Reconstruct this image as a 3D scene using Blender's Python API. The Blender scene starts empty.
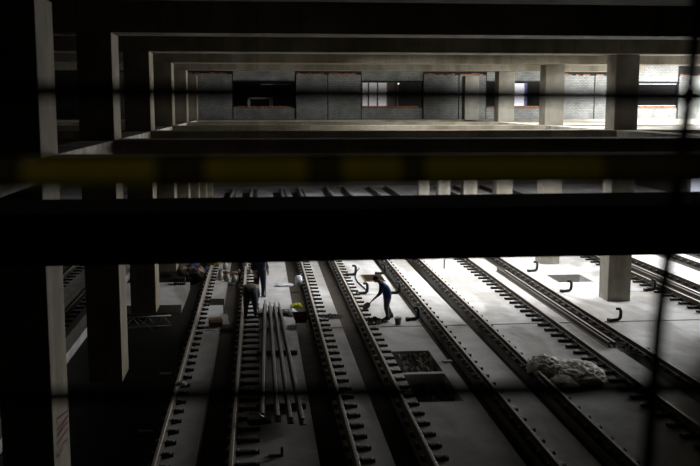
import bpy, bmesh, math, random
from mathutils import Vector, Matrix, noise
random.seed(7)
C = bpy.context.scene.collection
PI = math.pi
CZ = 7.1255            # eye height above the track slab

# ------------------------------------------------------------------ materials
def mat(name, col, rough=.85, metal=0.0, var=0.0, scale=2.0, col2=None, bump=0.0, bscale=20, spec=.3,
        emit=None, estr=0, stains=None, boards=None, wave=None):
    m = bpy.data.materials.new(name); m.use_nodes = True
    nt = m.node_tree; N = nt.nodes; L = nt.links
    b = N['Principled BSDF']
    b.inputs['Base Color'].default_value = (*col, 1)
    b.inputs['Roughness'].default_value = rough
    b.inputs['Metallic'].default_value = metal
    b.inputs['Specular IOR Level'].default_value = spec
    tc = N.new('ShaderNodeTexCoord')
    last = None
    if var > 0 or col2:
        n = N.new('ShaderNodeTexNoise'); n.inputs['Scale'].default_value = scale
        n.inputs['Detail'].default_value = 8; n.inputs['Roughness'].default_value = .65
        L.new(tc.outputs['Object'], n.inputs['Vector'])
        r = N.new('ShaderNodeValToRGB')
        c2 = col2 or tuple(c*(1-var) for c in col)
        r.color_ramp.elements[0].position = .35; r.color_ramp.elements[0].color = (*c2, 1)
        r.color_ramp.elements[1].position = .65; r.color_ramp.elements[1].color = (*col, 1)
        L.new(n.outputs['Fac'], r.inputs['Fac']); last = r.outputs['Color']
    def mul(last, sock, fac):
        mx = N.new('ShaderNodeMix'); mx.data_type = 'RGBA'; mx.blend_type = 'MULTIPLY'
        mx.inputs[0].default_value = fac
        L.new(last, mx.inputs[6]); L.new(sock, mx.inputs[7]); return mx.outputs[2]
    if stains:      # blotches of dirt with a shape of their own
        n = N.new('ShaderNodeTexNoise'); n.inputs['Scale'].default_value = stains[0]
        n.inputs['Detail'].default_value = 6; n.inputs['Distortion'].default_value = 1.2
        mp = N.new('ShaderNodeMapping'); mp.inputs['Scale'].default_value = stains[2]
        L.new(tc.outputs['Object'], mp.inputs['Vector']); L.new(mp.outputs[0], n.inputs['Vector'])
        r = N.new('ShaderNodeValToRGB')
        r.color_ramp.elements[0].position = .38; r.color_ramp.elements[0].color = (*stains[1], 1)
        r.color_ramp.elements[1].position = .56; r.color_ramp.elements[1].color = (1, 1, 1, 1)
        L.new(n.outputs['Fac'], r.inputs['Fac']); last = mul(last, r.outputs['Color'], .8)
    if boards:      # shuttering boards pressed into cast concrete
        bt = N.new('ShaderNodeTexBrick')
        sx = N.new('ShaderNodeSeparateXYZ'); cx = N.new('ShaderNodeCombineXYZ')
        L.new(tc.outputs['Object'], sx.inputs[0])
        ad = N.new('ShaderNodeMath'); ad.operation = 'ADD'
        L.new(sx.outputs[0], ad.inputs[0]); L.new(sx.outputs[1], ad.inputs[1])
        L.new(ad.outputs[0], cx.inputs[0]); L.new(sx.outputs[2], cx.inputs[1])
        L.new(cx.outputs[0], bt.inputs['Vector'])
        bt.inputs['Scale'].default_value = 1; bt.offset = 0.0
        bt.inputs['Brick Width'].default_value = boards[0]; bt.inputs['Row Height'].default_value = boards[1]
        bt.inputs['Mortar Size'].default_value = .012
        bt.inputs['Color1'].default_value = (1, 1, 1, 1); bt.inputs['Color2'].default_value = (.68, .68, .66, 1)
        bt.inputs['Mortar'].default_value = (.45, .44, .42, 1)
        last = mul(last, bt.outputs['Color'], .75)
    if last: L.new(last, b.inputs['Base Color'])
    if bump:
        n2 = N.new('ShaderNodeTexNoise'); n2.inputs['Scale'].default_value = bscale; n2.inputs['Detail'].default_value = 6
        L.new(tc.outputs['Object'], n2.inputs['Vector'])
        bp = N.new('ShaderNodeBump'); bp.inputs['Strength'].default_value = bump; bp.inputs['Distance'].default_value = .03
        L.new(n2.outputs['Fac'], bp.inputs['Height']); L.new(bp.outputs[0], b.inputs['Normal'])
    if emit:
        b.inputs['Emission Color'].default_value = (*emit, 1); b.inputs['Emission Strength'].default_value = estr
    return m

def brick_mat(name, c1, c2, mort, bw=.36, rh=.16):
    m = mat(name, c1, .9)
    nt = m.node_tree; N = nt.nodes; L = nt.links; b = N['Principled BSDF']
    tc = N.new('ShaderNodeTexCoord'); sx = N.new('ShaderNodeSeparateXYZ'); cx = N.new('ShaderNodeCombineXYZ')
    L.new(tc.outputs['Object'], sx.inputs[0]); L.new(sx.outputs[0], cx.inputs[0]); L.new(sx.outputs[2], cx.inputs[1])
    bt = N.new('ShaderNodeTexBrick'); L.new(cx.outputs[0], bt.inputs['Vector'])
    bt.inputs['Scale'].default_value = 1; bt.inputs['Brick Width'].default_value = bw; bt.inputs['Row Height'].default_value = rh
    bt.inputs['Mortar Size'].default_value = .018; bt.inputs['Bias'].default_value = -.2
    bt.inputs['Color1'].default_value = (*c1, 1); bt.inputs['Color2'].default_value = (*c2, 1); bt.inputs['Mortar'].default_value = (*mort, 1)
    n = N.new('ShaderNodeTexNoise'); n.inputs['Scale'].default_value = 1.3; n.inputs['Detail'].default_value = 8
    L.new(tc.outputs['Object'], n.inputs['Vector'])
    r = N.new('ShaderNodeValToRGB'); r.color_ramp.elements[0].position = .3; r.color_ramp.elements[0].color = (.5, .5, .5, 1)
    r.color_ramp.elements[1].position = .65
    L.new(n.outputs['Fac'], r.inputs['Fac'])
    mx = N.new('ShaderNodeMix'); mx.data_type = 'RGBA'; mx.blend_type = 'MULTIPLY'; mx.inputs[0].default_value = .8
    L.new(bt.outputs['Color'], mx.inputs[6]); L.new(r.outputs[0], mx.inputs[7]); L.new(mx.outputs[2], b.inputs['Base Color'])
    return m

M = dict(
 slab=mat('track_slab_concrete', (.56, .55, .535), .8, var=.22, scale=1.6, bump=.25, bscale=14, stains=(.55, (.55, .52, .48), (1, .35, 1))),
 plinth=mat('plinth_concrete', (.22, .195, .155), .9, var=.4, scale=3, bump=.3),
 strip=mat('dark_grout', (.05, .045, .04), .9, var=.4, scale=3),
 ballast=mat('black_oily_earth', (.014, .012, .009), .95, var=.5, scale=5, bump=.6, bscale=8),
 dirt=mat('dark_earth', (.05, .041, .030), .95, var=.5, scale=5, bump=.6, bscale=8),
 concrete=mat('cast_concrete', (.31, .275, .205), .85, var=.3, scale=1.1, bump=.2, bscale=9, boards=(1.1, 5.0), stains=(.7, (.6, .57, .5), (1, 1, .3))),
 column=mat('column_concrete', (.36, .34, .285), .85, var=.3, scale=1.4, bump=.2, bscale=9, stains=(1.1, (.7, .66, .58), (1, 1, .25))),
 column_left=mat('dimmed_brown_concrete', (.20, .172, .125), .85, var=.3, scale=1.4, bump=.2, bscale=9, stains=(1.1, (.7, .66, .58), (1, 1, .25))),  # browner concrete, also darkened to stand in for weaker light on this row
 shaded_beam=mat('shade_darkened_concrete', (.055, .053, .045), .95, var=.3),  # shade on the nearest beam is put into its concrete colour
 deck=mat('deck_concrete', (.38, .355, .30), .9, var=.35, scale=2.0, bump=.3, stains=(1.0, (.5, .46, .4), (1, 1, 1))),
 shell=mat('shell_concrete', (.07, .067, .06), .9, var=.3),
 brick=brick_mat('grey_brick', (.25, .25, .23), (.18, .18, .168), (.14, .135, .12), .25, .105),
 redbrick=brick_mat('orange_brick', (.42, .17, .07), (.28, .12, .06), (.12, .09, .07), .24, .1),
 dark=mat('dark_gap', (.012, .012, .012), .9),
 pane=mat('frosted_daylit_pane', (.6, .57, .57), .5, emit=(.9, .82, .84), estr=.30),
 frame=mat('weathered_frame', (.16, .15, .14), .7),
 greyframe=mat('pale_grey_frame', (.42, .44, .44), .6),
 curtain=mat('brown_board', (.14, .11, .08), .8, var=.3),
 rail=mat('rail_steel', (.09, .075, .06), .55, metal=.35, var=.35, scale=6, spec=.5),
 midrail=mat('brown_rail_steel', (.26, .225, .18), .6, metal=.2, var=.3, scale=6),
 shinyrail=mat('worn_rail_steel', (.50, .45, .38), .5, metal=.25, var=.25, scale=6, spec=.5),
 newrail=mat('new_rail_steel', (.42, .40, .38), .4, metal=.5, var=.2, scale=6, spec=.6),
 pad=mat('black_baseplate', (.018, .017, .016), .75),
 clip=mat('bare_steel_clip', (.55, .53, .50), .4, metal=.4, spec=.6),
 black=mat('black_plastic', (.012, .012, .013), .6),
 cable=mat('black_cable', (.004, .004, .004), .9, spec=.05),
 yellow=mat('yellow_paint', (.48, .40, .035), .6, var=.15, scale=12),
 olive=mat('worn_olive_paint', (.11, .09, .02), .7, var=.3, scale=12),
 wood=mat('rough_timber', (.16, .11, .065), .9, var=.4, scale=6),
 skin=mat('skin', (.26, .15, .10), .6), hair=mat('black_hair', (.008, .007, .007), .8),
 blue=mat('blue_shirt', (.03, .075, .20), .9, var=.4, scale=9), jeans=mat('grey_work_trousers', (.15, .15, .165), .9, var=.4, scale=9),
 navy=mat('navy_overalls', (.015, .022, .045), .9, var=.3, scale=9), tan=mat('tan_vest', (.20, .17, .12), .9, var=.4, scale=9),
 boots=mat('dark_boots', (.01, .009, .008), .7), steel=mat('dull_steel', (.20, .18, .15), .5, metal=.3),
 white=mat('white_plastic', (.62, .61, .66), .5, var=.1), canister=mat('pale_canister', (.22, .20, .165), .45, var=.25, scale=7, spec=.6),
 tarp=mat('crumpled_plastic_sheet', (.82, .79, .72), .7, var=.15, scale=4, spec=.3),
 card=mat('brown_cardboard', (.20, .13, .08), .9, var=.3), cloth=mat('white_cloth', (.55, .56, .58), .9, var=.15),
 lime=mat('yellow_vest_cloth', (.55, .58, .04), .8, var=.2), red=mat('red_spray_paint', (.10, .014, .012), .9),
 mud=mat('wet_mud', (.022, .019, .016), .8, var=.5, scale=5, bump=.6), sand=mat('rough_sand', (.16, .145, .12), .95, var=.6, scale=7, bump=1, bscale=10),
 lattice=mat('galvanised_lattice', (.32, .32, .32), .6), orange=mat('orange_cap', (.22, .07, .03), .6),
 bluebag=mat('blue_woven_sack', (.03, .05, .12), .8, var=.4, scale=12), bucket=mat('galvanised_bucket', (.15, .15, .15), .5, metal=.4),
)

# ------------------------------------------------------------------ mesh helpers
def box(bm, x0, x1, y0, y1, z0, z1, mi=0, rot=None, piv=None):
    vs = [bm.verts.new((x, y, z)) for z in (z0, z1) for y in (y0, y1) for x in (x0, x1)]
    fs = [(0, 2, 3, 1), (4, 5, 7, 6), (0, 1, 5, 4), (2, 6, 7, 3), (0, 4, 6, 2), (1, 3, 7, 5)]
    for f in fs:
        fc = bm.faces.new([vs[i] for i in f]); fc.material_index = mi
    if rot:
        bmesh.ops.rotate(bm, verts=vs, cent=piv or (0, 0, 0), matrix=rot)
    return vs

def tube(bm, pts, r, seg=8, mi=0, caps=True):
    pts = [Vector(p) for p in pts]; n = len(pts)
    rs = r if isinstance(r, (list, tuple)) else [r]*n
    rings = []; prev = None
    for i, p in enumerate(pts):
        d = (pts[min(i+1, n-1)] - pts[max(i-1, 0)]).normalized()
        a = prev if prev else (Vector((0, 0, 1)) if abs(d.z) < .9 else Vector((1, 0, 0)))
        u = (a - d*a.dot(d)).normalized(); prev = u; v = d.cross(u)
        rings.append([bm.verts.new(p + (u*math.cos(t) + v*math.sin(t))*rs[i]) for t in [2*PI*k/seg for k in range(seg)]])
    for i in range(n-1):
        for k in range(seg):
            f = bm.faces.new([rings[i][k], rings[i][(k+1) % seg], rings[i+1][(k+1) % seg], rings[i+1][k]]); f.material_index = mi; f.smooth = True
    if caps:
        f = bm.faces.new(rings[0][::-1]); f.material_index = mi
        f = bm.faces.new(rings[-1]); f.material_index = mi

def lathe(bm, prof, c=(0, 0, 0), seg=12, mi=0, sx=1, sy=1):
    rings = []
    for r, z in prof:
        rings.append([bm.verts.new((c[0]+r*sx*math.cos(2*PI*k/seg), c[1]+r*sy*math.sin(2*PI*k/seg), c[2]+z)) for k in range(seg)])
    for i in range(len(prof)-1):
        for k in range(seg):
            f = bm.faces.new([rings[i][k], rings[i][(k+1) % seg], rings[i+1][(k+1) % seg], rings[i+1][k]]); f.smooth = True; f.material_index = mi
    bm.faces.new(rings[0][::-1]).material_index = mi; bm.faces.new(rings[-1]).material_index = mi

def prism(bm, prof, x, y0, y1, z, dx=0, mi=0, top=None):
    """profile in (x,z) swept along y, drifting dx sideways"""
    a = [bm.verts.new((x+p[0], y0, z+p[1])) for p in prof]; b = [bm.verts.new((x+p[0]+dx, y1, z+p[1])) for p in prof]
    n = len(prof)
    for i in range(n):
        bm.faces.new([a[i], b[i], b[(i+1) % n], a[(i+1) % n]]).material_index = top if (top is not None and prof[i][1] > .15 and prof[(i+1) % n][1] > .15) else mi
    bm.faces.new(a).material_index = mi; bm.faces.new(b[::-1]).material_index = mi

def blob(bm, c, s, seed=0, amp=.25, freq=2.0, sub=3, mi=0, flat=None, ridged=False):
    t = bmesh.new(); bmesh.ops.create_icosphere(t, subdivisions=sub, radius=1)
    mp = {}
    for v in t.verts:
        p = v.co.copy(); nv = noise.fractal(p*freq + Vector((seed*7.3, seed*3.1, seed)), .6, 2.1, 4)
        if ridged: nv = (.5 - abs(nv))*1.1 + .25*noise.noise(p*freq*3 + Vector((seed, 0, 0)))
        p = p*(1 + amp*nv)
        q = Vector((c[0]+p.x*s[0], c[1]+p.y*s[1], c[2]+p.z*s[2]))
        if flat is not None and q.z < flat: q.z = flat
        mp[v] = bm.verts.new(q)
    for f in t.faces:
        nf = bm.faces.new([mp[v] for v in f.verts]); nf.material_index = mi; nf.smooth = not ridged
    t.free()

def obj(name, bm, mats, parent=None, loc=None, rz=0, bevel=0):
    bmesh.ops.recalc_face_normals(bm, faces=bm.faces)
    me = bpy.data.meshes.new(name); bm.to_mesh(me); bm.free()
    for m in (mats if isinstance(mats, (list, tuple)) else [mats]): me.materials.append(m)
    o = bpy.data.objects.new(name, me); C.objects.link(o)
    if loc: o.location = loc
    if rz: o.rotation_euler.z = rz
    if parent: o.parent = parent
    if bevel:
        b = o.modifiers.new('bevel', 'BEVEL'); b.width = bevel; b.segments = 2; b.limit_method = 'ANGLE'
    return o

def thing(name, label, cat, loc=(0, 0, 0), rz=0, group=None):
    o = bpy.data.objects.new(name, None); C.objects.link(o); o.location = loc; o.rotation_euler.z = rz
    o.empty_display_size = .1
    return tag(o, label, cat, group)
def tag(o, label, cat, group=None):
    o['label'] = label; o['category'] = cat
    if group: o['group'] = group
    return o
def struct(o):
    o['kind'] = 'structure'; return o
def copy_tree(o, loc=None, parent=None, label=None, rz=None):
    c = o.copy(); C.objects.link(c)
    if parent: c.parent = parent
    if loc is not None: c.location = loc
    if rz is not None: c.rotation_euler.z = rz
    if label: c['label'] = label
    for ch in list(o.children): copy_tree(ch, parent=c)
    return c

# ------------------------------------------------------------------ grid of the building
XL, XR = -3.58, 13.46                 # inner faces of the two column rows
YK = [16.0, 24.2, 32.45, 40.7, 48.9, 57.1, 65.3, 73.5]
WX, WD = .86, 1.2
BT, BB, CB = 6.265, 5.843, 8.915      # gallery beam top / bottom, ceiling beam bottom
CT = 9.80
X0, X1, Y0, Y1 = -17.0, 34.0, -4.0, 84.0

# --- floor: concrete slabs with pits left out, dark earth below
tracks = [-7.32, -1.36, 2.62, 6.50, 10.25, 16.30, 20.20]
holes = [(3.78, 4.9, 21.8, 24.2), (3.78, 4.9, 24.4, 26.6), (4.25, 5.12, 37.6, 39.1), (12.1, 13.55, 36.7, 38.4), (-2.2, 15.0, 29.62, 29.74), (-2.05, -.75, 33.6, 34.75), (3.6, 5.2, 34.97, 35.05), (3.6, 5.2, 39.12, 39.2), (10.9, 11.8, 34.67, 34.74), (13.6, 15.0, 34.6, 34.66),
         (-5.6, -2.25, 8, 33.8), (-5.6, -2.25, 38.2, 44), (9.0, 12.4, 44.0, 44.1), (-9, 20, 51.0, 51.15), (-2.25, -.7, 38.6, 39.6)]
# a narrow trough runs along the left of every rail
for ti, cx in enumerate(tracks):
    for sd in (-1, 1):
        wd = .62 if ti in (1, 2) else .40
        if not (ti in (4, 5) and sd == -1): holes.append((cx+sd*.75-.10-wd, cx+sd*.75-.10, 8, 81))
xs = sorted({X0, X1, *[h[0] for h in holes], *[h[1] for h in holes]}); ys = sorted({Y0, Y1, *[h[2] for h in holes], *[h[3] for h in holes]})
bm = bmesh.new()
for i in range(len(xs)-1):
    run = None
    for j in range(len(ys)-1):
        cx, cy = (xs[i]+xs[i+1])/2, (ys[j]+ys[j+1])/2
        hole = any(h[0] < cx < h[1] and h[2] < cy < h[3] for h in holes)
        if not hole:
            if run is None: run = ys[j]
        if (hole or j == len(ys)-2) and run is not None:
            box(bm, xs[i], xs[i+1], run, ys[j] if hole else ys[j+1], -.30, 0); run = None
struct(obj('floor', bm, M['slab']))
bm = bmesh.new(); bmesh.ops.create_grid(bm, x_segments=60, y_segments=100, size=.5)
for v in bm.verts:
    v.co = Vector((X0 + (v.co.x+.5)*(X1-X0), Y0 + (v.co.y+.5)*(Y1-Y0), -.30 + .05*noise.noise(v.co*40)))
box(bm, X0, X1, Y0, Y1, -.6, -.4)
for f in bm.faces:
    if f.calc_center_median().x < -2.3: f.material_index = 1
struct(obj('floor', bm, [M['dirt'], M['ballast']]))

# --- dark rubber-and-grout strips that carry the rails of the right-hand tracks
n = 0
for cx in tracks[3:]:
    for sd in (-1, 1):
        n += 1; bm = bmesh.new(); x = cx + sd*.75
        box(bm, x-.16, x+.20, 8, 82, 0.0, .02)
        struct(obj('trim_%d' % n, bm, M['strip']))

# --- columns
def column(x, y, label, kind='column', wd=WD):
    bm = bmesh.new(); box(bm, -WX/2, WX/2, -wd/2, wd/2, 0, CB, 0)
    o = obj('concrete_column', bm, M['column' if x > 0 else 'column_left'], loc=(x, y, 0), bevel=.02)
    return tag(o, label, 'column', 'concrete columns in two rows beside the tracks')
ordn = ['first', 'second', 'third', 'fourth', 'fifth', 'sixth', 'seventh', 'eighth']
leftc = []
for k, y in enumerate(YK):
    e = ', with red letters sprayed on its side' if k == 0 else ''
    xoff = .03 if k == 0 else 0
    leftc.append(column(XL-WX/2+xoff, y+WD/2, '%s concrete column from the camera in the dark left row%s' % (ordn[k], e)))
    if k == 0: leftc[-1].scale.y = 1.12
for k, y in enumerate(YK[1:]):
    column(XR-WX/2+.08, y+.85, ['concrete column at the right edge of the picture, mostly in shade',
      'big grey concrete column on the bright floor at the right', 'second square concrete column back in the right row',
      'third concrete column back in the right row, nearly touching a window', 'fourth column back in the right row, just before the brick wall',
      'fifth column of the right row, seen below the gallery beams only', 'last column of the right row, seen below the gallery beams only'][k], wd=.92)
# --- beams across
def beam(y, z0, z1, w, label, group, x0=X0+.2, x1=20.4, m='concrete'):
    bm = bmesh.new(); box(bm, x0, x1, 0, w, z0, z1)
    return tag(obj('concrete_beam', bm, M[m], loc=(0, y, 0), bevel=.015), label, 'beam', group)
nb = beam(7.77, BB-.012, BT, WD, 'nearest black gallery beam crossing the whole picture above the tracks', 'gallery beams across the hall', m='shaded_beam'); nb.rotation_euler.y = -.003
for k, y in enumerate(YK):
    yy, w = (y+.0, WD)
    beam(y, BB, BT, w, 'gallery beam joining the %s pair of columns behind the nearest black beam' % ordn[k], 'gallery beams across the hall')
    if k < 5: beam(y, CB+(.04 if k == 0 else 0), CT, w, 'ceiling beam over the %s pair of columns from the camera' % ordn[k], 'ceiling beams across the hall')
beam(7.77, CB, CT, WD, 'ceiling beam nearest the camera, above the top edge of the picture', 'ceiling beams across the hall')
# --- edge beams along the column rows (set between the cross beams)
ky = [7.77] + YK
for side, x in (('left', XL-WX), ('right', XR-WX)):
    for k in range(len(ky)-2):
        bm = bmesh.new(); box(bm, x+.02, x+WX-.02, ky[k]+WD+.0, ky[k+1], BB, BT-.01)
        tag(obj('edge_beam', bm, M['deck'], bevel=.01), 'gallery edge beam along the %s column row, %s one from the camera' % (side, ordn[k]), 'beam', 'edge beams along the column rows')
# --- gallery decks
def deck(rects, m):
    bm = bmesh.new()
    for r in rects: box(bm, *r)
    struct(obj('floor', bm, m))
deck([(XR+.02, 20.4, YK[2]+WD, YK[3]-.01, BB+.1, BT-.03), (XR+.02, 20.4, YK[3]+WD, YK[4]-.01, BB+.1, BT-.03), (XR+.02, 20.4, YK[4]+WD, YK[5], BB+.1, BT-.03),
      (X0+.1, X1-.1, YK[5]+WD, 64.5, BB+.1, BT-.005)], M['deck'])
deck([(X0+.1, XL-WX-.02, 8.98, YK[0]-.01, BB+.1, BT-.03)], M['deck'])
deck([(-6, 6, Y0+.1, 1.35, 5.35, 5.62)], M['shell'])       # walkway under the viewer
# --- shell
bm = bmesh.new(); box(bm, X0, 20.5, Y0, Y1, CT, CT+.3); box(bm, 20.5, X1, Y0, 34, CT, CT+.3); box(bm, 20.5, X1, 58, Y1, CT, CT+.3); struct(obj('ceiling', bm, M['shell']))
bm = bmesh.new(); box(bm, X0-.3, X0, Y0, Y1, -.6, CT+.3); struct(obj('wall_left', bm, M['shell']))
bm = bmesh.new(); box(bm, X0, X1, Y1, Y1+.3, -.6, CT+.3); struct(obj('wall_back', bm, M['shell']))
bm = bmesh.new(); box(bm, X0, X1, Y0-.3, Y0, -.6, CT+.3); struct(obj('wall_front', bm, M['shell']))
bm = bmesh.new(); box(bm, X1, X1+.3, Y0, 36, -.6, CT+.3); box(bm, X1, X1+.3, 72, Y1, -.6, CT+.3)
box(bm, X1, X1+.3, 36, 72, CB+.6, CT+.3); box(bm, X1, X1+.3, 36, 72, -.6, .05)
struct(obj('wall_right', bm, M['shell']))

bm = bmesh.new(); box(bm, 14.7, 15.0, Y0, 28.4, 0, CT); struct(obj('wall_light_blocker', bm, M['shell']))  # unseen wall, added to block light from the right on the near floor

# ------------------------------------------------------------------ brick wall on the gallery
WY = 59.5
Zs, Zh, Zt = 7.10, 8.62, CT       # sill, head, top
bays = [(-9.4, -1.53, 0), (-1.53, 2.38, 1), (2.38, 4.39, 0), (4.39, 6.50, 0), (6.50, 10.44, 2), (10.44, 12.72, 0), (12.72, 14.50, 0),
        (14.50, 18.55, 3), (18.55, 21.59, 0), (21.59, 22.72, 0), (22.72, 27.2, 4), (27.2, 30.0, 0), (30.0, 33.9, 0)]
wall = bpy.data.objects.new('wall_brick', None); C.objects.link(wall); struct(wall); wall.name = 'wall_rear_gallery'
for a, b, w in bays:
    g = .035; bm = bmesh.new()
    if w == 0:
        box(bm, a+g, b-g, WY, WY+.3, BT, BT+2.76, 0)
        obj('brick_panel', bm, M['brick'], wall)
        bm = bmesh.new()
        x = a+.1
        while x < b-.35:      # ragged top course of orange bricks
            if random.random() < .86: box(bm, x, x+.22, WY+.02, WY+.26, BT+2.76, BT+2.84+random.choice([0, 0, .04]))
            x += .24
        obj('brick_course', bm, M['redbrick'], wall)
    else:
        box(bm, a+g, b-g, WY+.06, WY+.3, BT, Zs-.14, 0)
        box(bm, a+g, b-g, WY+.06, WY+.3, Zh+.04, Zt, 0)
        obj('brick_panel', bm, M['brick'], wall)
        bm = bmesh.new(); x = a+.06
        while x < b-.28:
            box(bm, x, x+.22, WY+.03, WY+.28, Zs-.14, Zs+random.choice([-.02, 0, -.05]))
            x += .24
        obj('brick_course', bm, M['redbrick'], wall)
        bm = bmesh.new(); box(bm, a-.05, b+.05, WY+.0, WY+.3, Zh-.05, Zh+.04)
        obj('lintel', bm, M['dark'], wall)
bm = bmesh.new()
for a, b, w in bays: box(bm, a-.07, a+.035, WY+.10, WY+.28, BT, BT+2.8)
obj('joint_strip', bm, M['dark'], wall)
# windows in the openings
def window(n, a, b):
    r = bpy.data.objects.new('window_%d' % n, None); C.objects.link(r); return struct(r)
w1 = window(1, 0, 0); bm = bmesh.new()
box(bm, -.62, .98, WY+1.1, WY+1.2, 7.53, 7.65); box(bm, -.62, -.47, WY+1.1, WY+1.2, 6.2, 7.65); box(bm, .75, .98, WY+1.1, WY+1.2, 6.2, 7.65)
obj('window_frame', bm, M['greyframe'], w1)
bm = bmesh.new(); box(bm, -.5, .8, WY+1.15, WY+1.18, 6.2, 7.55); obj('pane', bm, M['dark'], w1)
bm = bmesh.new(); box(bm, .2, 2.0, WY+.9, WY+.95, 8.42, 8.47); obj('rod', bm, M['greyframe'], w1)
w2 = window(2, 0, 0)
for a, b in ((6.58, 6.92), (7.02, 7.50), (7.60, 8.12)):
    bm = bmesh.new(); box(bm, a, b, WY+.14, WY+.17, Zs, Zh-.08); obj('pane', bm, M['pane'], w2)
bm = bmesh.new()
for a in (6.52, 6.94, 7.52, 8.14, 8.78): box(bm, a, a+.07, WY+.1, WY+.2, Zs-.02, Zh-.05)
obj('window_frame', bm, M['frame'], w2)
bm = bmesh.new(); box(bm, 8.22, 8.78, WY+.2, WY+.25, Zs, Zh-.05); obj('board', bm, M['curtain'], w2)
bm = bmesh.new(); bmesh.ops.create_icosphere(bm, subdivisions=2, radius=.045); obj('lamp', bm, mat('lit_lamp', (1, 1, 1), emit=(1, .95, .85), estr=3), w2, loc=(8.86, WY+.06, Zh-.14))
w3 = window(3, 0, 0)
bm = bmesh.new(); box(bm, 16.0, 17.02, WY+.14, WY+.17, Zs, Zh-.1); obj('pane', bm, mat('bright_pane', (.6, .6, .62), .5, emit=(.92, .86, .95), estr=.7), w3)
bm = bmesh.new(); box(bm, 17.04, 17.18, WY+.1, WY+.2, Zs, Zh-.05); box(bm, 15.9, 16.0, WY+.1, WY+.2, Zs, Zh-.05)
obj('window_frame', bm, mat('blue_grey_frame', (.10, .10, .22), .7), w3)
w4 = window(4, 0, 0)
bm = bmesh.new(); box(bm, 22.8, 27.1, WY+.1, WY+.16, Zh-.14, Zh-.10); box(bm, 22.8, 27.1, WY+.1, WY+.16, Zs, Zs+.04); obj('window_frame', bm, M['greyframe'], w4)
# dark rooms behind the openings
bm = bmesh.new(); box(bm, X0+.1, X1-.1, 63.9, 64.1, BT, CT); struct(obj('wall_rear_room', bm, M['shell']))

# ------------------------------------------------------------------ tracks
RP = [(-.07, 0), (.07, 0), (.07, .015), (.015, .035), (.015, .115), (.036, .125), (.036, .16), (.028, .168), (-.028, .168), (-.036, .16), (-.036, .125), (-.015, .115), (-.015, .035), (-.07, .015)]
def fastener_bm(side, long):
    bm = bmesh.new()
    box(bm, -.16, .17, -.13, .13, 0, .035, 0)                 # baseplate
    box(bm, min(side*.15, side*long), max(side*.15, side*long), -.06, .06, 0, .06, 0)                # long outer arm
    for s in (-1, 1):
        box(bm, s*.115-.035, s*.115+.035, -.045, .045, .035, .075, 0)
    bo = bmesh.new()
    for s in (-1, 1): lathe(bm, [(.022, 0), (.022, .035), (.012, .045)], (s*.115, 0, .075), 6, 1)
    lathe(bo, [(.03, 0), (.03, .02), (.012, .03)], (side*(long-.07), 0, .06), 6, 1)
    mb = bpy.data.meshes.new('bolt'); bo.to_mesh(mb); mb.materials.append(M['pad']); mb.materials.append(M['clip'])
    me = bpy.data.meshes.new('rail_fastener'); bmesh.ops.recalc_face_normals(bm, faces=bm.faces); bm.to_mesh(me); 
    me.materials.append(M['pad']); me.materials.append(M['clip'])
    bm.from_mesh(mb); bo.free()
    return me, mb, bm
tl = ['railway track beyond the left column row, half lost in the dark', 'leftmost lit railway track, where two workers stand among canisters',
      'railway track just left of the worker with the shovel', 'railway track passing just right of the worker with the shovel',
      'railway track with two loose rails lying between its rails, left of the big column',
      'first railway track beyond the big grey column at the right', 'farthest right railway track, at the right edge of the bright floor']
PITCH = .70
for ti, cx in enumerate(tracks):
    t = thing('railway_track', tl[ti], 'track', (cx, 0, .02 if ti > 2 else 0), 0, 'parallel railway tracks')
    for s in (-1, 1):
        bm = bmesh.new(); prism(bm, RP, 0, 8.5, 81.5, .035, top=1)
        obj('rail', bm, [M['rail' if ti > 2 or ti == 0 else 'midrail'], M['shinyrail']], t, loc=(s*.75, 0, 0))
        side = -1 if (ti in (4, 5) and s == -1) else 1
        long = {1: .30 if s < 0 else .56, 2: .40, 3: .24, 0: .40}.get(ti, .50 if s < 0 else .24)
        me, mb, fb = fastener_bm(side, long)
        y = 9.0; stuff = bmesh.new()
        while y < 81:
            vis = 17.3 < y < 43.5 and not (ti == 0 and y < 27) and not (ti >= 5 and y < 27)
            jx = random.uniform(-.01, .01)
            if vis:
                f = bpy.data.objects.new('rail_fastener', me); C.objects.link(f); f.parent = t
                f.location = (s*.75, y, 0)
                g = bpy.data.objects.new('bolt', mb); C.objects.link(g); g.parent = f
            else:
                tmp = fb.copy(); bmesh.ops.translate(tmp, verts=tmp.verts, vec=(s*.75, y, 0))
                m2 = bpy.data.meshes.new('x'); tmp.to_mesh(m2); tmp.free(); stuff.from_mesh(m2); bpy.data.meshes.remove(m2)
            y += PITCH
        so = obj('rail_fasteners', stuff, [M['pad'], M['clip']], t); so['kind'] = 'stuff'
        fb.free()

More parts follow.
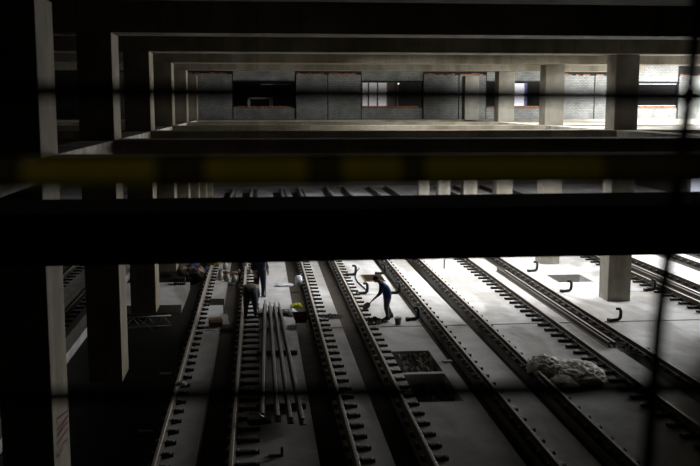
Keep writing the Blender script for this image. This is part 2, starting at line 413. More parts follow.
# ------------------------------------------------------------------ loose rails
def loose_rail(x0, y0, x1, y1, z, label, m='newrail', group=None, prof=RP):
    dx, dy = x1-x0, y1-y0; Ln = math.hypot(dx, dy)
    bm = bmesh.new(); prism(bm, prof, 0, 0, Ln, 0, top=1)
    o = obj('steel_rail', bm, [M['rail'], M[m]], loc=(x0, y0, z), rz=-math.atan2(dx, dy))
    return tag(o, label, 'rail', group)
g = 'loose rails lying between the two left tracks'
for (a, b, c, d, l) in ((.02, 20.5, .17, 32.9, 'leftmost of four long loose rails lying left of the white bag'),
                        (.36, 20.3, .34, 32.6, 'second from the left of four long loose rails'),
                        (.64, 20.15, .50, 32.5, 'third from the left of four long loose rails'),
                        (.90, 20.05, .66, 32.4, 'rightmost of four long loose rails lying beside each other')):
    loose_rail(a, b, c, d, .13, l, 'newrail', g)
for y, l in ((31.6, 'far timber under the four loose rails'), (26.5, 'middle timber under the four loose rails'), (21.6, 'near timber under the four loose rails')):
    bm = bmesh.new(); box(bm, -.12, 1.05, -.06, .06, 0, .13)
    tag(obj('timber_bearer', bm, M['wood'], loc=(0, y, 0), bevel=.008), l, 'timber', 'timbers under the loose rails')
g = 'pair of loose rails on the track left of the big column'
loose_rail(10.30, 26.4, 10.26, 39.5, .0, 'left one of two loose rails between the rails left of the big column', 'rail', g)
loose_rail(10.47, 26.4, 10.43, 38.9, .0, 'right one of two loose rails between the rails left of the big column', 'newrail', g)
g = 'pair of loose rails beyond the big column'
loose_rail(16.15, 30.5, 16.15, 44.0, .0, 'left one of two loose rails on the bright floor right of the big column', 'rail', g)
loose_rail(16.38, 30.2, 16.38, 44.0, .0, 'right one of two loose rails on the bright floor right of the big column', 'newrail', g)

# ------------------------------------------------------------------ J shaped conduit stubs
def conduit():
    t = thing('conduit_stub', 'x', 'conduit')
    bm = bmesh.new()
    tube(bm, [(-.26, 0, .055), (-.10, 0, .055), (.02, 0, .07), (.075, 0, .13), (.09, 0, .25), (.085, 0, .37), (.05, 0, .425), (-.07, 0, .43)], [.045, .055, .06, .06, .055, .055, .05, .045], 10)
    obj('conduit_pipe', bm, M['black'], t)
    bm = bmesh.new(); box(bm, -.34, -.22, -.10, .10, 0, .10)
    obj('floor_collar', bm, M['black'], t)
    return t
c0 = conduit(); first = True
spots = [(3.98, 35.0, 'bent black conduit stub just left of the shovelling worker'), (3.95, 39.0, 'bent black conduit stub left of the floor pit, partly behind the black beam'),
         (5.22, 39.2, 'bent black conduit stub between tracks, farthest of three behind the worker'), (5.22, 35.0, 'bent black conduit stub just right of the worker in blue'),
         (5.18, 30.5, 'bent black conduit stub right of the bucket'), (11.85, 39.2, 'bent black conduit stub left of the big column, topmost of three'),
         (11.85, 34.7, 'bent black conduit stub at the left foot of the big column'), (11.85, 29.7, 'bent black conduit stub in front of the big column'),
         (15.15, 34.6, 'bent grey conduit stub just right of the big column'), (15.15, 29.6, 'bent black conduit stub at the right edge beside the dark cable')]
for x, y, l in spots:
    if first: c0.location = (x, y, 0); c0['label'] = l; c0['group'] = 'conduit stubs in rows'; first = False
    else: copy_tree(c0, (x, y, 0), label=l)

# ------------------------------------------------------------------ people
def human(name, label, J, mats, region, loc, rz, hairm, X):
    """J: joint dict -> (pos, radius); mats; region(co, bone)->index"""
    root = thing(name, label, 'person', loc, rz)
    order = ['pelvis', 'waist', 'chest', 'neck', 'skull']
    chains = [['pelvis', 'waist', 'chest', 'neck', 'skull'], ['chest', 'shL', 'elL', 'wrL', 'paL'], ['chest', 'shR', 'elR', 'wrR', 'paR'],
              ['pelvis', 'hipL', 'knL', 'anL'], ['pelvis', 'hipR', 'knR', 'anR'], ['anL', 'heL'], ['anR', 'heR'], ['anL', 'toL'], ['anR', 'toR']]
    names = list(J); idx = {k: i for i, k in enumerate(names)}
    me = bpy.data.meshes.new('body')
    edges = set()
    for c in chains:
        for a, b in zip(c, c[1:]): edges.add((idx[a], idx[b]))
    me.from_pydata([J[k][0] for k in names], list(edges), [])
    o = bpy.data.objects.new('body', me); C.objects.link(o)
    md = o.modifiers.new('skin', 'SKIN'); md.use_smooth_shade = True
    for k in names:
        sv = me.skin_vertices[0].data[idx[k]]; r = J[k][1]
        q = 1.5 if k in ('pelvis', 'waist', 'chest', 'hipL', 'hipR', 'knL', 'knR', 'shL', 'shR', 'elL', 'elR') else 1.2
        r = r if isinstance(r, tuple) else (r, r); sv.radius = (r[0]*q, r[1]*q); sv.use_root = (k == 'pelvis')
    ss = o.modifiers.new('sub', 'SUBSURF'); ss.levels = 2
    dg = bpy.context.evaluated_depsgraph_get()
    m2 = bpy.data.meshes.new_from_object(o.evaluated_get(dg)); bpy.data.objects.remove(o)
    bm = bmesh.new(); bm.from_mesh(m2); bpy.data.meshes.remove(m2)
    bones = [(a, b) for c in chains for a, b in zip(c, c[1:])]
    for f in bm.faces:
        c = f.calc_center_median(); best = None
        for a, b in bones:
            A = Vector(J[a][0]); B = Vector(J[b][0]); t = max(0, min(1, (c-A).dot(B-A)/max(1e-9, (B-A).length_squared)))
            d = (c-(A+(B-A)*t)).length - (J[a][1] if not isinstance(J[a][1], tuple) else J[a][1][0])*.5
            if best is None or d < best[0]: best = (d, a, b, t)
        f.material_index = region(best[1], best[2], best[3]); f.smooth = True
    # head: skull, jaw, nose, ears, eyes, mouth
    S = Vector(J['skull'][0]); F = Vector(X['face']).normalized()
    U = (Vector(J['skull'][0])-Vector(J['neck'][0])).normalized(); F = (F-U*F.dot(U)).normalized(); R = F.cross(U)
    def P(f, u, r): return S+F*f+U*u+R*r
    t = bmesh.new(); bmesh.ops.create_icosphere(t, subdivisions=3, radius=1)
    mp = {}
    for v in t.verts:
        p = v.co; w = .078*(1-.25*max(0, -p.z)); mp[v] = bm.verts.new(P(p.x*.098 + (.01 if p.z < -.3 else 0), p.z*.122, p.y*w))
    for f in t.faces: nf = bm.faces.new([mp[v] for v in f.verts]); nf.material_index = 2; nf.smooth = True
    t.free()
    tube(bm, [P(.085, .03, 0), P(.115, -.015, 0), P(.118, -.03, 0), P(.09, -.035, 0)], [.008, .014, .017, .008], 6, 2)
    for s in (-1, 1):
        tube(bm, [P(-.01, .03, s*.076), P(-.015, .0, s*.092), P(-.005, -.03, s*.078)], [.01, .017, .008], 6, 2)
        tube(bm, [P(.086, .015, s*.022), P(.086, .015, s*.042)], .008, 5, 4)
    tube(bm, [P(.09, -.062, -.025), P(.094, -.064, 0), P(.09, -.062, .025)], .006, 5, 4)
    # hands: five unequal bent fingers curling round what they hold
    for side in ('L', 'R'):
        W = Vector(J['wr'+side][0]); Pm = Vector(J['pa'+side][0]); D = (Pm-W).normalized()
        A = Vector(X['axis'+side]).normalized(); A = (A-D*A.dot(D)).normalized(); Cn = D.cross(A)
        for k, (off, ln) in enumerate(((-.033, .068), (-.011, .078), (.011, .074), (.033, .058))):
            b0 = Pm + A*off + D*.01
            tube(bm, [b0, b0+D*ln*.5+Cn*.008, b0+D*ln*.7+Cn*ln*.35, b0+D*ln*.45+Cn*ln*.68], [.010, .009, .0085, .007], 6, 2)
        b0 = W + D*.03 - A*.03
        tube(bm, [b0, b0+D*.03-A*.03+Cn*.01, b0+D*.055-A*.02+Cn*.035], [.012, .011, .008], 6, 2)
    b = obj('body', bm, mats, root)
    # hair or cap
    bm = bmesh.new(); t = bmesh.new(); bmesh.ops.create_icosphere(t, subdivisions=3, radius=1)
    vm = {}
    for v in t.verts:
        p = v.co
        vm[v] = bm.verts.new(P(p.x*.108-.008, p.z*.130+.006, p.y*.088))
    for f in t.faces:
        c = f.calc_center_median()
        if c.z > .25 or (c.x < -.1 and c.z > -.45): nf = bm.faces.new([vm[v] for v in f.verts]); nf.smooth = True
    for v in [v for v in bm.verts if not v.link_faces]: bm.verts.remove(v)
    t.free()
    obj('hair', bm, hairm or M['hair'], root)
    # boots
    for s in ('L', 'R'):
        bm = bmesh.new(); a = Vector(J['an'+s][0]); tt = Vector(J['to'+s][0]); h = Vector(J['he'+s][0])
        gz = 0.0
        tube(bm, [(h.x, h.y, gz+.05), ((a.x+h.x)/2, (a.y+h.y)/2, gz+.055), ((a.x+tt.x)/2, (a.y+tt.y)/2, gz+.052), (tt.x, tt.y, gz+.04)], [.035, .05, .05, .035], 8)
        tube(bm, [(a.x, a.y, gz+.04), (a.x, a.y, gz+.17)], [.052, .056], 8)
        obj('boot', bm, M['boots'], root)
    return root

def reg_worker(a, b, t):
    if b in ('paL', 'paR'): return 2
    if a in ('elL', 'elR') and t > .45: return 2
    if b == 'skull' or (b == 'neck' and t > .75): return 2
    if b in ('hipL', 'hipR', 'knL', 'knR'): return 1
    if b in ('anL', 'anR'): return 1
    if b in ('heL', 'heR', 'toL', 'toR'): return 3
    return 0

# worker one: bending, facing left, shovel in both hands
J1 = {'pelvis': ((.06, 0, .88), (.15, .11)), 'waist': ((.03, 0, 1.03), (.14, .11)), 'chest': ((-.10, 0, 1.24), (.165, .13)), 'neck': ((-.25, 0, 1.37), .055), 'skull': ((-.35, 0, 1.44), .06),
      'shL': ((-.13, -.19, 1.24), .07), 'elL': ((-.24, -.24, .98), .048), 'wrL': ((-.40, -.14, .80), .032), 'paL': ((-.46, -.10, .74), .034),
      'shR': ((-.13, .19, 1.24), .07), 'elR': ((-.16, .25, .99), .048), 'wrR': ((-.22, .10, .98), .032), 'paR': ((-.24, .04, .96), .034),
      'hipL': ((.05, -.10, .84), .10), 'knL': ((-.02, -.15, .46), .068), 'anL': ((.05, -.17, .10), .045), 'heL': ((.12, -.17, .05), .03), 'toL': ((-.13, -.18, .035), .03),
      'hipR': ((.05, .10, .84), .10), 'knR': ((.03, .14, .47), .068), 'anR': ((.22, .17, .10), .045), 'heR': ((.29, .17, .05), .03), 'toR': ((.04, .19, .035), .03)}
def reg_long_shirt(a, b, t):
    if b in ('hipL', 'hipR') or (b in ('knL', 'knR') and t < .18): return 0
    return reg_worker(a, b, t)
def run_human(name, label, J, mats, loc, rz=0, hairm=None, face=(-1, 0, -.55), axL=(0, 1, 0), axR=(0, 1, 0)):
    return human(name, label, J, mats, reg_long_shirt if mats[0] is M['blue'] else reg_worker, loc, rz, hairm, {'face': face, 'axisL': axL, 'axisR': axR})
eye = mat('dark_feature', (.02, .01, .01), .6)
run_human('person', 'person in a blue shirt and grey trousers bending over a shovel', J1, [M['blue'], M['jeans'], M['skin'], M['boots'], eye], (4.21, 30.8, 0)).scale = (.96, .96, .95)
# shovel
sh = thing('shovel', 'long handled shovel held by the bending person in the blue shirt', 'shovel', (4.21, 30.8, 0)); sh.scale = (.96, .96, .95)
bm = bmesh.new(); tube(bm, [(-.10, .12, 1.09), (-.27, .02, .92), (-.50, -.09, .70), (-.60, -.11, .58)], .019, 8); obj('handle', bm, M['wood'], sh)
bm = bmesh.new(); tube(bm, [(-.13, .07, 1.10), (-.07, .17, 1.10)], .018, 8); obj('grip', bm, M['wood'], sh)
bm = bmesh.new()
bd = Vector((-.72, -.14, -.62)).normalized(); bw = Vector((.45, -.55, -.40)); bw = (bw-bd*bw.dot(bd)).normalized(); bn = bd.cross(bw)
vr = []
for (q, w) in ((0, .035), (.04, .10), (.16, .125), (.25, .11), (.31, .04)):
    vr.append([bm.verts.new(Vector((-.58, -.11, .60)) + bd*q + bw*w*k + bn*.03*k*k) for k in (-1, -.5, 0, .5, 1)])
for i in range(len(vr)-1):
    for k in range(4): bm.faces.new([vr[i][k], vr[i][k+1], vr[i+1][k+1], vr[i+1][k]])
bmesh.ops.solidify(bm, geom=bm.faces[:], thickness=.006)
obj('blade', bm, M['steel'], sh)

# worker two: upright, legs apart, back to the light
J2 = {'pelvis': ((0, 0, .92), (.15, .11)), 'waist': ((0, .01, 1.08), (.14, .10)), 'chest': ((-.02, .02, 1.32), (.175, .12)), 'neck': ((-.03, .0, 1.50), .055), 'skull': ((-.04, -.03, 1.60), .06),
      'shL': ((-.21, .0, 1.38), .07), 'elL': ((-.27, -.04, 1.10), .05), 'wrL': ((-.20, -.12, .90), .034), 'paL': ((-.17, -.15, .83), .034),
      'shR': ((.19, .0, 1.38), .07), 'elR': ((.27, .0, 1.12), .05), 'wrR': ((.31, -.10, .94), .034), 'paR': ((.32, -.15, .90), .034),
      'hipL': ((-.10, 0, .88), .105), 'knL': ((-.13, -.04, .48), .07), 'anL': ((-.12, .02, .10), .048), 'heL': ((-.12, .08, .05), .03), 'toL': ((-.15, -.16, .035), .03),
      'hipR': ((.10, 0, .88), .105), 'knR': ((.14, -.03, .48), .07), 'anR': ((.10, -.02, .10), .048), 'heR': ((.10, .05, .05), .03), 'toR': ((.16, -.2, .035), .03)}
run_human('person', 'person in dark navy work clothes standing upright with a steel bar', J2, [M['navy'], M['navy'], M['skin'], M['boots'], eye], (.0, 35.0, 0), 0, M['hair'], (0, -1, -.4), (0, 0, 1), (0, 0, 1))
bm = bmesh.new(); tube(bm, [(.34, -.18, 0), (.37, -.185, .95), (.36, -.19, 1.35)], .018, 8)
tag(obj('crowbar', bm, M['steel'], loc=(-.14, 35.0, 0)), 'thin upright steel bar held by the standing person', 'bar')
# worker three: bent double, seen from behind
J3 = {'pelvis': ((0, 0, .84), (.155, .13)), 'waist': ((.02, .16, .93), (.14, .12)), 'chest': ((.03, .36, .96), (.17, .13)), 'neck': ((.03, .53, .97), .055), 'skull': ((.02, .63, .92), .06),
      'shL': ((-.17, .40, .92), .07), 'elL': ((-.22, .46, .64), .05), 'wrL': ((-.13, .52, .42), .034), 'paL': ((-.10, .54, .35), .034),
      'shR': ((.21, .40, .92), .07), 'elR': ((.27, .46, .64), .05), 'wrR': ((.18, .52, .42), .034), 'paR': ((.15, .54, .35), .034),
      'hipL': ((-.10, -.01, .80), .11), 'knL': ((-.15, .05, .44), .075), 'anL': ((-.17, -.02, .10), .05), 'heL': ((-.17, -.08, .05), .03), 'toL': ((-.19, .16, .035), .03),
      'hipR': ((.10, -.01, .80), .11), 'knR': ((.15, .07, .44), .075), 'anR': ((.16, .0, .10), .05), 'heR': ((.16, -.06, .05), .03), 'toR': ((.19, .18, .035), .03)}
run_human('person', 'person bent double with tan back and dark jeans seen from behind', J3, [M['tan'], mat('dark_jeans', (.035, .045, .065), .9, var=.4, scale=9), M['skin'], M['boots'], eye], (-.32, 31.4, .06), 0, M['hair'], (0, .6, -1), (1, 0, 0), (1, 0, 0))
bm = bmesh.new(); tube(bm, [(-.28, 31.95, .44), (0, 31.96, .42), (.12, 31.9, .3), (.14, 31.8, .02)], .018, 8)
tag(obj('lever_bar', bm, M['steel'], loc=(-.18, 0, 0)), 'steel lever bar in the hands of the bent person', 'bar')

# ------------------------------------------------------------------ things on the floor
# canisters
def canister():
    t = thing('canister', 'x', 'canister')
    bm = bmesh.new(); lathe(bm, [(.07, 0), (.105, .03), (.115, .10), (.108, .20), (.08, .28), (.04, .31)], seg=14, sx=1, sy=.85); obj('canister_body', bm, M['canister'], t)
    bm = bmesh.new(); lathe(bm, [(.04, .31), (.04, .345), (.03, .35)], seg=10); obj('cap', bm, M['orange'], t)
    bm = bmesh.new(); tube(bm, [(-.08, 0, .27), (-.065, 0, .35), (.0, 0, .375), (.065, 0, .35), (.08, 0, .27)], .01, 6); obj('handle', bm, M['black'], t)
    return t
cp = [(-1.03, 37.9), (-.75, 37.85), (-1.34, 38.2), (-1.22, 39.9), (-.98, 39.7), (-.72, 39.5), (-1.5, 41.1), (-1.2, 41.0), (-.6, 40.8), (-.68, 38.5), (-1.62, 38.5), (-1.5, 39.7), (-.9, 41.2), (-.4, 39.8)]
cp = [(x, y) for x, y in cp]
cl = ['front canister of the cluster behind the bent person, left one', 'front canister of the cluster behind the bent person, right one', 'canister with orange cap left of the two front ones',
 'canister in the middle row, leftmost', 'canister in the middle row, second from left', 'canister in the middle row, third from left', 'canister at the back of the cluster near the yellow heap',
 'canister at the back, second from left', 'canister at the back beside the left rail fasteners', 'canister nearest the feet of the standing person', 'canister at the left front corner of the cluster',
 'canister at the left of the middle row beside the heap', 'rearmost canister under the edge of the black beam', 'rightmost canister beside the standing person']
c0 = canister(); c0['group'] = 'pale canisters stacked on the left track'
def canz(x): return 0.15 if (-0.81 < x < -.11) or (-2.31 < x < -1.61) else 0
for i, (x, y) in enumerate(cp):
    if i == 0: c0.location = (x, y, 0); c0['label'] = cl[0]
    else:
        c = copy_tree(c0, (x, y, -.28 if -1.33 < x < -.71 else 0.0), label=cl[i], rz=random.uniform(0, 3))
        q = random.uniform(.75, 1.15); c.scale = (q, q, q*random.uniform(.85, 1.2))
        if i in (3, 7, 11): c.rotation_euler.x = 1.45; c.location.z += .11
# rubbish heap, yellow things
bm = bmesh.new()
for k in range(10): blob(bm, (-3.3+.13*k*random.uniform(.6, 1.1), 39.8+random.uniform(-.5, .5), .08), (.22, .24, .15+.1*random.random()), k, .5, 2, 2, k % 3, flat=-.28, ridged=True)
tag(obj('rubbish_heap', bm, [M['card'], M['mud'], M['bluebag']]), 'dark heap of sacks and rubbish left of the canisters', 'rubbish')
bm = bmesh.new(); blob(bm, (0, 0, .28), (.30, .2, .28), 3, .5, 2.2, 3, 0, flat=0, ridged=True)
tag(obj('crumpled_vest', bm, mat('ochre_cloth', (.38, .30, .04), .8, var=.5, scale=9), loc=(-1.95, 40.2, .35)), 'crumpled ochre yellow cloth on top of the rubbish heap', 'cloth')
bm = bmesh.new(); blob(bm, (0, 0, .12), (.16, .14, .14), 5, .5, 2.2, 3, 0, flat=0, ridged=True)
tag(obj('crumpled_bag', bm, M['cloth'], loc=(-1.2, 39.0, -.28)), 'small crumpled white bag below the ochre yellow cloth', 'bag')
bm = bmesh.new(); blob(bm, (0, 0, .22), (.28, .24, .24), 9, .3, 2, 3, 0, flat=0)
tag(obj('blue_sack', bm, M['bluebag'], loc=(-2.95, 41.9, -.27)), 'dark blue sack just right of the third left column', 'sack')
bm = bmesh.new()
for k in range(6): box(bm, -.22+.085*k, -.205+.085*k, -.2, .2, 0, .3)
for z in (0, .14, .28): box(bm, -.22, .22, -.2, -.185, z, z+.02); box(bm, -.22, .22, .185, .2, z, z+.02)
tag(obj('crate', bm, M['black'], loc=(-3.2, 37.75, 0)), 'black open slatted crate on the lit patch right of the third left column', 'crate')
# white bag on the left of track 2
t = thing('plastic_jug', 'round white plastic jug standing left of the second track', 'jug', (1.55, 37.2, -.0))
bm = bmesh.new(); lathe(bm, [(.09, 0), (.14, .04), (.15, .2), (.13, .33), (.06, .40)], seg=16); obj('jug_body', bm, M['white'], t)
bm = bmesh.new(); lathe(bm, [(.05, .40), (.05, .45), (.03, .46)], seg=10); obj('cap', bm, M['black'], t)
# white sheet rag
bm = bmesh.new(); blob(bm, (0, 0, .04), (.34, .22, .07), 2, .5, 2, 3, 0, flat=0, ridged=True)
tag(obj('rag', bm, M['cloth'], loc=(.95, 37.0, 0)), 'flat white rag on the slab left of the white jug', 'rag')
bm = bmesh.new()
for k, (dx, dz) in enumerate(((-.25, .04), (-.08, .06), (.1, .04))): blob(bm, (dx, 0, dz+.05), (.20, .16, .1), k+11, .5, 2.5, 3, 0, flat=0, ridged=True)
tag(obj('crumpled_sheet', bm, M['cloth'], loc=(1.06, 31.7, .0), rz=-1.1), 'crumpled white sheet at the far end of the four loose rails', 'sheet')
# yellow vest lying over box
t = thing('wheelbarrow', 'dark tipped wheelbarrow under the bright yellow vest', 'wheelbarrow', (1.32, 30.1, .0)); t.scale = (.8, .8, .8)
bm = bmesh.new()
vs0 = [bm.verts.new(p) for p in ((-.22, -.3, .18), (.18, -.3, .18), (.18, .3, .18), (-.22, .3, .18))]; vs1 = [bm.verts.new(p) for p in ((-.34, -.42, .48), (.30, -.42, .48), (.30, .46, .48), (-.34, .46, .48))]
bm.faces.new(vs0)
for i in range(4): bm.faces.new([vs0[i], vs0[(i+1) % 4], vs1[(i+1) % 4], vs1[i]])
bmesh.ops.solidify(bm, geom=bm.faces[:], thickness=.01); obj('tray', bm, mat('rusty_tray', (.10, .06, .035), .8, var=.5, scale=8), t)
bm = bmesh.new()
for s in (-1, 1): tube(bm, [(s*.05, .62, .17), (s*.2, .2, .17), (s*.24, -.4, .25), (s*.26, -.8, .42)], .016, 6); tube(bm, [(s*.2, -.25, .2), (s*.22, -.3, 0)], .014, 6)
obj('frame', bm, M['steel'], t)
bm = bmesh.new(); lathe(bm, [(.08, -.03), (.17, -.03), (.17, .03), (.08, .03)], seg=16)
bmesh.ops.rotate(bm, verts=bm.verts, matrix=Matrix.Rotation(PI/2, 3, 'Y')); bmesh.ops.translate(bm, verts=bm.verts, vec=(0, .62, .17)); obj('wheel', bm, M['black'], t)
bm = bmesh.new(); blob(bm, (0, 0, .08), (.24, .16, .12), 21, .6, 2.5, 3, 0, flat=0, ridged=True); blob(bm, (.12, -.05, .1), (.1, .12, .12), 23, .5, 2.5, 2, 0, flat=0, ridged=True)
tag(obj('safety_vest', bm, M['lime'], loc=(1.28, 32.9, .0)), 'bright yellow crumpled vest beyond the wheelbarrow', 'vest').scale = (.75, .75, .75)
# boxes on track 1
t = thing('cardboard_box', 'open brown cardboard box at the left rail of the left track', 'box', (-1.45, 30.3, 0), .2)
bm = bmesh.new(); box(bm, -.2, .2, -.16, .16, 0, .26); obj('box_body', bm, M['card'], t)
bm = bmesh.new()
box(bm, -.2, .2, -.30, -.16, .25, .256, rot=Matrix.Rotation(.5, 3, 'X'), piv=(0, -.16, .26)); box(bm, -.33, -.2, -.16, .16, .25, .256, rot=Matrix.Rotation(.6, 3, 'Y'), piv=(-.2, 0, .26))
obj('flap', bm, M['card'], t)
bm = bmesh.new(); box(bm, -.12, .12, -.012, .012, 0, .46, rot=Matrix.Rotation(-.95, 3, 'X'), piv=(0, 0, 0))
tag(obj('polystyrene_sheet', bm, M['white'], loc=(-1.12, 30.5, .0), rz=.25), 'bright white board leaning on the slab right of the cardboard box', 'board')
bm = bmesh.new(); blob(bm, (0, 0, .05), (.22, .15, .08), 31, .5, 2, 3, 0, flat=0, ridged=True)
tag(obj('cloth', bm, M['cloth'], loc=(-1.25, 31.2, 0)), 'small crumpled pale cloth behind the cardboard box', 'cloth')
# bucket beside the shovelling worker
t = thing('bucket', 'small grey metal bucket at the right of the shovelling person', 'bucket', (4.50, 30.0, 0)); t.scale = (.85, .85, .75)
bm = bmesh.new(); lathe(bm, [(.10, 0), (.14, .26), (.15, .26), (.15, .28), (.13, .28), (.095, .03), (.0, .03)], seg=16); obj('bucket_body', bm, M['bucket'], t)
bm = bmesh.new(); tube(bm, [(-.14, 0, .27), (-.10, .09, .32), (0, .13, .33), (.10, .09, .32), (.14, 0, .27)], .008, 6); obj('handle', bm, M['steel'], t)
# spoil heaps
def heap(name, label, x, y, sx, sy, h, m, seed, z=0):
    bm = bmesh.new(); bmesh.ops.create_grid(bm, x_segments=26, y_segments=26, size=1)
    for v in bm.verts:
        r = math.hypot(v.co.x, v.co.y); f = max(0, 1-r**1.5)
        nz = noise.fractal(v.co*3+Vector((seed, 0, 0)), .7, 2, 4)
        e = 1+.25*noise.noise(v.co.normalized()*2+Vector((seed, 1, 2))) if r > 0 else 1
        v.co = Vector((v.co.x*sx*e, v.co.y*sy*e, h*f*(.7+.9*nz)+.02*nz if f > 0 else -.03))
    bmesh.ops.delete(bm, geom=[v for v in bm.verts if v.co.z < -.029], context='VERTS')
    o = obj(name, bm, m, loc=(x, y, z)); tag(o, label, 'heap'); o['kind'] = 'stuff'; return o
heap('spoil_heap', 'dark wet spoil at the feet of the shovelling person', 3.72, 30.45, .55, .5, .14, M['mud'], 3, .0)
heap('spoil_heap', 'patch of dark mud on the slab left of the shovelling person', 2.45, 31.3, .42, .45, .07, M['mud'], 8, .0)
bm = bmesh.new(); bmesh.ops.create_grid(bm, x_segments=36, y_segments=60, size=.5)
for v in bm.verts: v.co = Vector((v.co.x*1.1, v.co.y*2.18, -.10+.16*noise.fractal(v.co*5, .7, 2, 4)))
so = tag(obj('sand_fill', bm, M['sand'], loc=(4.34, 25.5, 0)), 'rough grey sand filling the rectangular trench below the bucket', 'sand'); so['kind'] = 'stuff'
heap('spoil_heap', 'dark rubble at the bottom of the pit between the middle tracks', 4.3, 23.2, .55, 1.1, .2, M['mud'], 15, -.27)
heap('spoil_heap', 'small dark rubble patch left of the lower loose rails', 10.95, 26.1, .5, .5, .06, M['mud'], 19)
bm = bmesh.new(); tube(bm, [(4.35, 40.6, .04), (4.1, 39.6, .03), (3.95, 38.4, .03), (3.95, 37.4, .03), (4.05, 36.3, .04), (4.12, 35.3, .04)], .028, 8)
tag(obj('hose', bm, M['black']), 'thin dark hose curving over the slab behind the worker in blue', 'hose')
bm = bmesh.new(); box(bm, -.13, .13, -.07, .07, 0, .05)
tag(obj('paper_packet', bm, M['cloth'], loc=(5.2, 25.3, 0), rz=.2), 'small white packet on the slab below the bucket', 'packet')
# timber box in the pit
bm = bmesh.new(); box(bm, 0, .87, 0, .05, -.28, .03); box(bm, 0, .87, 1.40, 1.45, -.28, .03); box(bm, 0, .05, 0.05, 1.4, -.28, .03)
tag(obj('timber_formwork', bm, M['wood'], loc=(4.25, 37.62, 0)), 'open timber formwork around the floor pit behind the worker', 'formwork')
# plastic sheet heap
bm = bmesh.new()
blob(bm, (-.45, .62, .12), (.48, .62, .30), 41, .28, 1.3, 5, 0, flat=0, ridged=True)
blob(bm, (.35, .15, .08), (.66, .85, .27), 43, .30, 1.2, 5, 0, flat=0, ridged=True)
blob(bm, (.80, .55, .06), (.25, .40, .20), 47, .3, 1.5, 4, 0, flat=0, ridged=True)
blob(bm, (-.25, -.55, .05), (.34, .5, .15), 49, .3, 1.5, 4, 0, flat=0, ridged=True)
tag(obj('plastic_sheeting', bm, M['tarp'], loc=(8.0, 23.35, .02)), 'big heap of crumpled grey plastic sheeting between the right tracks', 'sheeting').scale = (.92, 1.0, 1)
# black tool at the bottom of track 1
t = thing('rail_clamp', 'black rail clamp lying against the fasteners near the loose rail ends', 'clamp', (-.12, 20.2, .15), .25)
bm = bmesh.new(); box(bm, -.18, .22, -.12, .12, 0, .14); box(bm, .16, .30, -.16, .16, .02, .10); obj('clamp_body', bm, M['black'], t, bevel=.01)
bm = bmesh.new(); tube(bm, [(.2, 0, .1), (.05, .02, .22), (-.15, .03, .24)], .02, 6); obj('handle', bm, M['steel'], t)
t = thing('angle_bracket', 'small black L shaped bracket on the slab at the bottom', 'bracket', (.35, 18.6, 0))
bm = bmesh.new(); box(bm, -.22, .06, -.04, .04, 0, .03); box(bm, .03, .08, -.04, .04, 0, .18); obj('bracket_plate', bm, M['black'], t)
# fallen white scrap
bm = bmesh.new(); blob(bm, (0, 0, .04), (.12, .09, .05), 61, .5, 2, 2, 0, flat=0, ridged=True)
tag(obj('paper_scrap', bm, M['cloth'], loc=(-1.98, 23.2, .17)), 'white paper scrap lying on the left rail of the left track', 'paper')
for x, y, l in ((-2.65, 25.8, 'far short pale strip on the dark earth left of the left track'), (-2.65, 21.1, 'near short pale strip on the dark earth left of the left track')):
    bm = bmesh.new(); box(bm, -.16, .16, -.04, .04, 0, .04)
    tag(obj('metal_strip', bm, M['lattice'], loc=(x, y, -.27)), l, 'strip', 'pale strips on the dark earth')
# lattice girder on the earth by the third left column
bm = bmesh.new()
for z in (.02, .36): tube(bm, [(0, 0, z), (1.75, .3, z)], .022, 6)
for k in range(7):
    a, b = k/7, (k+1)/7
    tube(bm, [(1.75*a, .3*a, .02 if k % 2 else .36), (1.75*b, .3*b, .36 if k % 2 else .02)], .014, 6)
tube(bm, [(.7, .1, .3), (1.35, -.6, .0)], .014, 6)
tag(obj('lattice_girder', bm, M['lattice'], loc=(-4.75, 31.3, -.26)), 'pale metal lattice girder lying at the foot of the third left column', 'girder')
bm = bmesh.new(); tube(bm, [(0, 0, 0), (0, 0, .38), (.05, 0, .42)], .03, 8)
tag(obj('marker_peg', bm, M['black'], loc=(8.1, 40.4, 0)), 'thin black peg standing on the slab between the middle tracks', 'peg')
# low ledge left track
bm = bmesh.new(); box(bm, -5.85, -5.6, 8, 40, 0, .45); struct(obj('trim_15', bm, M['dirt'], bevel=.02))

# ------------------------------------------------------------------ sprayed letters on the first left column
bm = bmesh.new()
strokes = {'S': [(.9, .9), (.4, 1), (.1, .75), (.8, .4), (.6, .05), (.05, .1)], 'I': [(.5, 1), (.5, 0)], 'N': [(.1, 0), (.1, 1), (.8, 0), (.8, 1)], 'Z': [(.1, .95), (.85, 1), (.1, 0), (.9, .05)]}
# letters run up the column, on its +X face
hy, hz = .95, 0
bz, by = 1.30, .10
for i, ch in enumerate('SINZ'):
    pts = []
    for (u, v) in strokes[ch]:
        # the word climbs the column, letter tops towards the viewer
        pts.append((WX/2+.004, .40 - v*.86 + (i*.16+u*.1)*.2, .98 + i*.19 + u*.15 + v*.05))
    for p, q in zip(pts, pts[1:]):
        P, Q = Vector(p), Vector(q); d = (Q-P).normalized(); nrm = Vector((0, -d.z, d.y))*.02
        vs = [bm.verts.new(P+nrm), bm.verts.new(P-nrm), bm.verts.new(Q-nrm), bm.verts.new(Q+nrm)]; bm.faces.new(vs)
obj('graffiti', bm, M['red'], leftc[0])

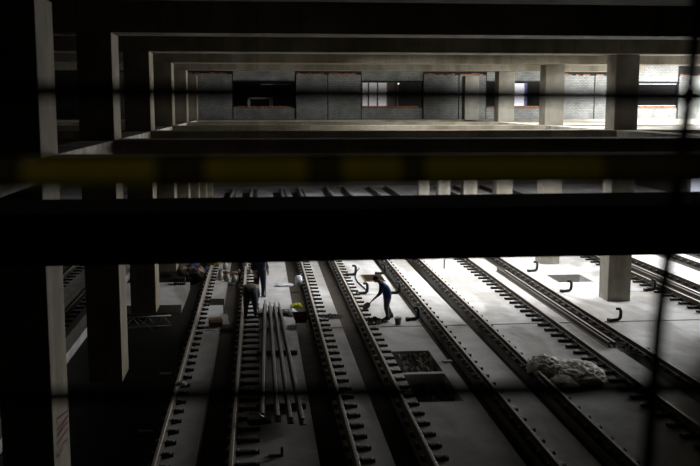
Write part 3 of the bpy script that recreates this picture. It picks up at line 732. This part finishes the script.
# ------------------------------------------------------------------ railing close to the viewer, out of focus
t = thing('guardrail', 'blurred yellow guard rail close to the camera', 'railing', (0, 1.0, 5.62))
def zr(z): return z + CZ - 5.62
bm = bmesh.new(); tube(bm, [(-2.4, 0, zr(-.070)), (2.4, 0, zr(-.070))], .0165, 16); obj('top_rail', bm, M['yellow'], t)
for x in (-2.35, 2.35):
    bm = bmesh.new(); box(bm, x-.025, x+.025, -.025, .025, 0, zr(.08)); obj('post', bm, M['yellow'], t)
for z, sl in ((.0126, .0069), (-.313, .0155)):
    bm = bmesh.new(); tube(bm, [(-2.35, 0, zr(z+sl*2.45)), (.1, 0, zr(z)), (2.35, 0, zr(z-sl*2.25))], .0085, 8); obj('wire', bm, M['cable'], t)
for a, b in ((.050, .088), (.150, .176), (-.106, -.055), (.37, .50), (-.34, -.24)):
    bm = bmesh.new(); tube(bm, [(a, 0, zr(-.070)), (b, 0, zr(-.070))], .0172, 16); obj('tape_wrap', bm, M['olive'], t)
bm = bmesh.new(); tube(bm, [(.56, 1.03, CZ+2.65), (.52, 1.03, CZ+.6), (.4905, 1.03, CZ+.1197), (.4826, 1.03, CZ-.0025), (.4685, 1.03, CZ-.1631), (.4600, 1.03, CZ-.2483), (.4571, 1.03, CZ-.3305), (.4549, 1.03, CZ-.41), (.40, 1.05, 5.63)], .0085, 10)
tag(obj('hanging_cable', bm, M['cable']), 'thick black blurred cable hanging down the right side', 'cable')

# ------------------------------------------------------------------ light
def area(name, loc, rot, sx, sy, e, col=(1, 1, 1), spread=PI):
    l = bpy.data.lights.new(name, 'AREA'); l.shape = 'RECTANGLE'; l.size = sx; l.size_y = sy; l.energy = e; l.color = col; l.spread = spread
    o = bpy.data.objects.new(name, l); C.objects.link(o); o.location = loc; o.rotation_euler = rot; return o
# daylight coming in through the open right-hand side, lower and upper storey
area('daylight_open_side', (33.6, 50, 4.9), (0, PI/2, 0), 9.0, 25, 16500, (.95, .97, 1))
area('skylight_right_bay', (27.2, 46.5, CT), (0, 0, 0), 12.5, 23, 13000, (.95, .97, 1))
area('skylight_over_columns', (9.5, 37.2, CT-.04), (0, 0, 0), 11, 5.6, 1500, (.97, .98, 1), math.radians(115))
area('skylight_over_columns', (12.5, 45.4, CT-.04), (0, 0, 0), 10, 5.6, 1000, (.97, .98, 1), math.radians(115))
area('skylight_over_rear_tracks', (12, 69.9, CT-.04), (0, 0, 0), 20, 5.6, 900, (.95, .97, 1))
area('guardrail_fill_light', (-.2, -.6, CZ+.9), (math.radians(40), 0, 0), .3, .3, .85, (1, .92, .7))  # unseen fill light, added to brighten the yellow guard rail
w = bpy.data.worlds.new('w'); bpy.context.scene.world = w; w.use_nodes = True
w.node_tree.nodes['Background'].inputs[0].default_value = (.8, .88, 1, 1); w.node_tree.nodes['Background'].inputs[1].default_value = .6

# ------------------------------------------------------------------ camera
cam = bpy.data.cameras.new('camera'); co = bpy.data.objects.new('camera', cam); C.objects.link(co)
co.location = (0, 0, CZ); co.rotation_euler = (PI/2-.1345, 0, -.0969)
cam.sensor_width = 36; cam.lens = 942.5/700*36; cam.clip_start = .05; cam.clip_end = 300
cam.dof.use_dof = True; cam.dof.focus_distance = 34; cam.dof.aperture_fstop = 2.6
s = bpy.context.scene; s.camera = co
s.view_settings.view_transform = 'Standard'; s.view_settings.look = 'None'; s.view_settings.exposure = 0; s.view_settings.gamma = 1
s.view_settings.use_curve_mapping = False
s.cycles.use_denoising = True; s.cycles.max_bounces = 8; s.cycles.diffuse_bounces = 5
